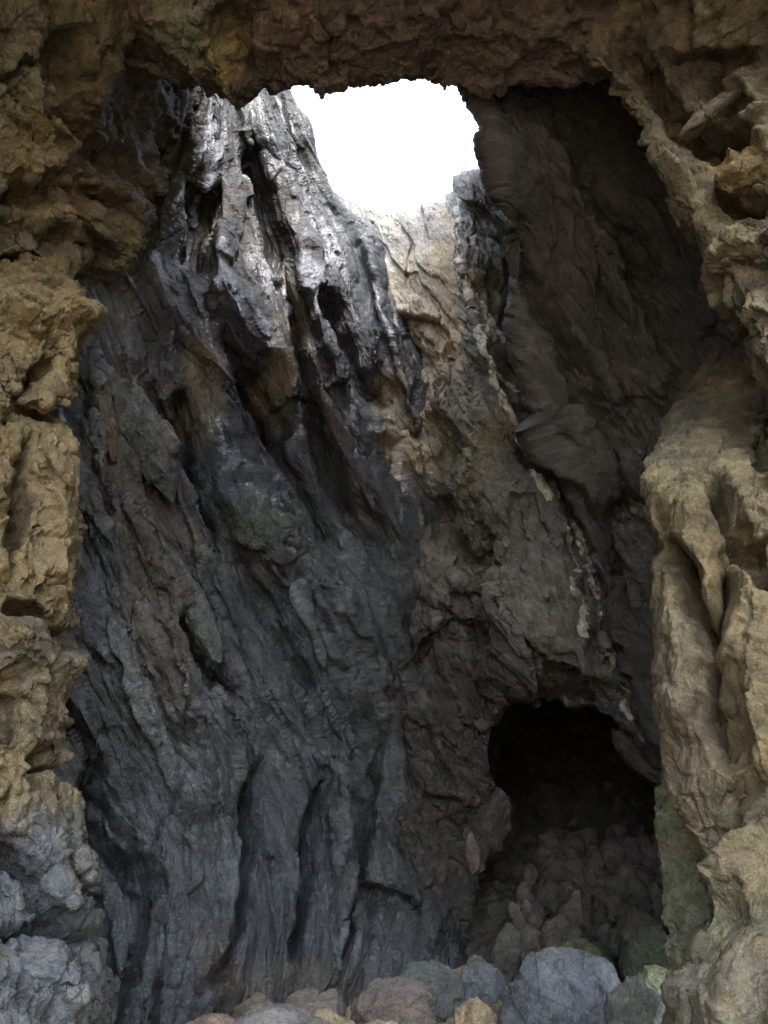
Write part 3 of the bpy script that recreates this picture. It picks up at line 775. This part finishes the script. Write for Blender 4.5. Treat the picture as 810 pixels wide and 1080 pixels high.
sl_ = SLATE
for k_, (cx, cy, w_, h_, an, c) in enumerate([
    (183, 165, 16, 170, 17, (.10, .095, .07)), (232, 130, 12, 90, 0, (.05, .05, .04)),
    (158, 465, 40, 150, -26, (.10, .108, .105)), (118, 445, 24, 80, -6, (.12, .11, .08)), (282, 558, 62, 50, -10, (.075, .085, .075)),
    (318, 330, 18, 120, -18, (.07, .065, .05)), (365, 480, 20, 150, -24, (.06, .06, .065)),
    (208, 640, 28, 140, -24, (.10, .108, .105)), (402, 420, 18, 110, -8, (.13, .11, .08)), 
    ]):
    embed('rock_slab', sl_, SLATE_V, cx, cy, w_, h_, an, c, 500 + k_, 'slate', thick=.45, out=.16, block=.5)
for k_, (cx, cy, w_, h_, an, c) in enumerate([(756, 116, 96, 24, -38, (.13, .115, .08)), (788, 186, 76, 50, -10, (.15, .11, .05)), (742, 72, 80, 60, -35, (.075, .07, .052)),
    (716, 205, 26, 100, -26, (.12, .105, .065)), (782, 262, 70, 40, 14, (.10, .088, .055))]):
    embed('rock_block', rw, Vr, cx, cy, w_, h_, an, c, 540 + k_, 'brown', thick=.5, out=.14, block=.6)
for k_, (cx, cy, w_, h_, an, c) in enumerate([(500, 895, 18, 52, -4, (.17, .125, .10)), (517, 915, 15, 44, 4, (.15, .11, .09)), (508, 952, 22, 24, 0, (.14, .11, .08))]):
    embed('rock_block', bw, Vb, cx, cy, w_, h_, an, c, 560 + k_, 'back', thick=.4, out=.3, label='pinkish brown rock block' if k_ < 2 else None)
for k_, (cx, cy, w_, h_, an, c) in enumerate([(528, 280, 20, 70, -8, (.12, .14, .13))]):
    embed('rock_slab', bw, Vb, cx, cy, w_, h_, an, c, 570 + k_, 'back', thick=.5, out=.25)

for k_, (cx, cy, w_, h_, an, c) in enumerate([(512, 940, 50, 60, 8, (.06, .052, .04)), (506, 1000, 56, 56, 0, (.07, .06, .045)), (520, 868, 40, 70, 12, (.055, .05, .04)), (536, 796, 60, 46, 40, (.05, .047, .04)), (590, 752, 80, 30, 4, (.055, .052, .045)), (668, 800, 30, 80, -38, (.06, .056, .048)), (560, 770, 50, 40, 20, (.05, .047, .04))]):
    embed('rock_block', bw, Vb, cx, cy, w_, h_, an, c, 590 + k_, 'back', thick=.6, out=.1, block=.6)

GR = 'boulders on the cave floor'
green = (.125, .135, .05)
B = [
 (590, 998, 128, 9.6, 1.15, 'large blue grey boulder with a green algae rim, biggest on the floor', (.12, .13, .14), 3, .55, [(green, .9, 1.2, .6)]),
 (415, 1030, 96, 9.3, .85, 'rounded brown boulder below the slaty wall', (.14, .112, .09), 4, .3, [((.11, .115, .12), .75, 1.0, .5)]),
 (450, 1014, 78, 10.4, .8, 'grey boulder behind the rounded brown one', (.095, .105, .10), 5, .5, [(green, .9, 1.1, .4)]),
 (508, 1008, 56, 10.6, .8, 'small dark grey boulder with a green top, left of the biggest one', (.10, .115, .12), 6, .5, [(green, .75, 1.15, .6)]),
 (690, 972, 76, 11.4, .9, 'dull green boulder at the foot of the dark alcove', (.13, .145, .095), 7, .4, [(green, .6, 1.1, .4)]),
 (612, 990, 66, 11.2, .8, 'bright green algae covered boulder behind the biggest one', (.125, .135, .065), 8, .35, []),
 (676, 1030, 78, 8.9, .7, 'grey flat topped boulder right of the biggest one', (.15, .15, .12), 9, .6, [(green, .9, 1.1, .3)]),
 (690, 1018, 50, 9.8, .6, 'green tinged stone between the grey flat boulder and the alcove', (.17, .18, .10), 10, .5, []),
 (776, 1004, 118, 5.2, .75, 'speckled brown boulder in the bottom right corner', (.17, .155, .11), 11, .4, []),
 (300, 1058, 120, 7.9, .6, 'low pale grey rock at the bottom edge below the slaty wall', (.19, .18, .165), 12, .5, []),
 (350, 1062, 60, 8.2, .6, 'low yellowish rock beside the pale grey one at the bottom edge', (.27, .22, .13), 13, .5, []),
 (225, 1068, 76, 7.9, .6, 'leftmost tan rock at the bottom edge', (.25, .19, .14), 14, .5, []),
 (400, 1073, 80, 7.9, .5, 'flat sandy rock at the bottom edge below the rounded brown boulder', (.29, .235, .15), 15, .4, []),
 (330, 1042, 70, 9.0, .6, 'brownish low boulder between the pale grey rock and the rounded brown one', (.16, .135, .11), 17, .5, []),
 (500, 1050, 44, 9.2, .4, 'small sandy stone left of the biggest boulder', (.26, .20, .12), 18, .5, []),
 (268, 1046, 56, 9.0, .6, 'brown stone against the foot of the slaty wall', (.15, .12, .085), 19, .5, []),
 (655, 1075, 70, 8.0, .5, 'low grey rock at the bottom edge below the flat topped boulder', (.20, .19, .17), 16, .5, []),
]
for (cx, yt, w, Y, hz, lab, c, sd, bl, bb) in B:
    boulder(cx, yt, w, Y, hz, lab, c, sd, block=bl, blobs=bb, group=GR, sub=6 if w > 90 else 5)

# cobbles lying between the boulders
cob = random.Random(11); cobs = []
for _ in range(44):
    Yc_ = cob.uniform(8.4, 10.8); xp = cob.uniform(170, 720); cobs.append((xp, Yc_))
cobs.sort()
for k, (xp, Yc_) in enumerate(cobs):
    sz = cob.uniform(.10, .30); zt = gz(0, Yc_) + .10 + sz * .45
    a_ = math.atan2(zt - EYE, Yc_); yp = 540 - F * math.tan(a_ - PITCH)
    c_, nm = cob.choice([((.16, .15, .13), 'grey'), ((.19, .16, .10), 'tan'), ((.12, .12, .125), 'dark grey'), ((.15, .12, .09), 'brown')])
    boulder(xp, yp, sz * F / Yc_ * 1.1, Yc_, sz * .8, f'small {nm} cobble between the floor boulders, number {k + 1} from the left', c_, 700 + k, block=.5, sub=4, group='cobbles between the floor boulders', cat='cobble', name='cobble')

# rubble pile in the alcove: each stone is its own object
rub = random.Random(5)
ORD = 'first second third fourth fifth sixth seventh eighth ninth tenth eleventh twelfth thirteenth fourteenth fifteenth sixteenth seventeenth eighteenth nineteenth twentieth'.split()
ROWN = ['lowest', 'second lowest', 'third lowest', 'middle', 'third highest', 'second highest', 'highest']
k = 0
where = [('high on the rubble pile', 880, 915), ('in the middle of the rubble pile', 915, 950), ('low on the rubble pile', 950, 990)]
for ri, (yr, Yr) in enumerate([(990, 12.4), (972, 13.0), (953, 13.7), (934, 14.4), (915, 15.1), (897, 15.8), (882, 16.4)]):
    x = 522 + ri * 8; cnt = -1
    while x < 706:
        w = rub.choice([rub.uniform(11, 20), rub.uniform(14, 28), rub.uniform(20, 34)])
        if rub.random() < .93:
            tone = rub.choice([(.10, .086, .07), (.12, .105, .085), (.085, .076, .065), (.13, .115, .09), (.11, .108, .09)])
            yy = yr + rub.uniform(-7, 7)
            cnt = cnt + 1
            tn_ = {.10: 'dull brown', .12: 'tan brown', .085: 'dark', .13: 'olive', .11: 'greenish'}[tone[0]]
            tone = tuple(.85 * t_ for t_ in tone)
            boulder(x + w / 2, yy - w * .35, w * 1.3, Yr + rub.uniform(-.25, .25), w * .022 + rub.uniform(.05, .12), f'{tn_} stone, {ORD[cnt]} from left in the {ROWN[ri]} row of rubble in the alcove', tone, 200 + k, block=.75, sub=4, depth=rub.uniform(.7, 1.1), skew=rub.uniform(-.3, .3), group='stones of the rubble pile in the alcove', cat='stone', name='rubble_stone', mat='boulder')
            k += 1
        x += w * .9
# rubble slope under the stones
rows = []
for (Y, z) in [(11.2, -.3), (12.2, .15), (13.2, .5), (14.4, .95), (15.6, 1.4), (16.8, 1.85), (18.2, 2.3)]:
    rows.append([W(x, Y, z - .25 * abs(x - 2.8) * .5) for x in (-.6, .8, 2.2, 3.6, 5.2)])
G = sheet(rows, 160, 160); n = normals(G, (2, 8, 8))
f1, _ = facets(G * 2.2, 131, .5, .7); f2, _ = facets(G * 5, 132, .5, .7)
h = .16 * f1 + .06 * f2 - .12
o, _v = build('rubble_ground', G, n, h, np.ones(G.shape) * np.array((.06, .056, .045)), 'back')
tag(o, kind='structure')

# ================================================================== light
EL, AZ = 64, 163     # sun height, compass bearing of the sun measured from +Y clockwise
w = bpy.data.worlds.new('World'); bpy.context.scene.world = w; w.use_nodes = True
nt = w.node_tree; bg = nt.nodes['Background']
sky = nt.nodes.new('ShaderNodeTexSky'); sky.sky_type = 'NISHITA'; sky.sun_disc = False
sky.sun_elevation = R(EL); sky.sun_rotation = R(AZ); sky.dust_density = 2.5
hs = nt.nodes.new('ShaderNodeHueSaturation'); hs.inputs['Saturation'].default_value = .62
nt.links.new(sky.outputs[0], hs.inputs['Color']); nt.links.new(hs.outputs[0], bg.inputs['Color'])
bg.inputs['Strength'].default_value = .15
sl = bpy.data.lights.new('sun', 'SUN'); sl.energy = .5; sl.angle = R(25); sl.color = (1, .96, .9)
so = bpy.data.objects.new('sun', sl); C.objects.link(so)
az = R(AZ); d = np.array([math.sin(az) * math.cos(R(EL)), math.cos(az) * math.cos(R(EL)), math.sin(R(EL))])
from mathutils import Vector
so.rotation_euler = Vector(d.tolist()).to_track_quat('Z', 'Y').to_euler(); so.location = (0, -5, 30)

sc = bpy.context.scene
sc.view_settings.view_transform = 'Standard'; sc.view_settings.look = 'None'; sc.view_settings.gamma = 1
sc.view_settings.use_curve_mapping = False; sc.view_settings.exposure = 3.7
sc.cycles.max_bounces = 8; sc.cycles.diffuse_bounces = 4; sc.cycles.use_adaptive_sampling = True; sc.cycles.adaptive_threshold = .013; sc.cycles.denoising_prefilter = 'NONE'; sc.cycles.use_denoising = True
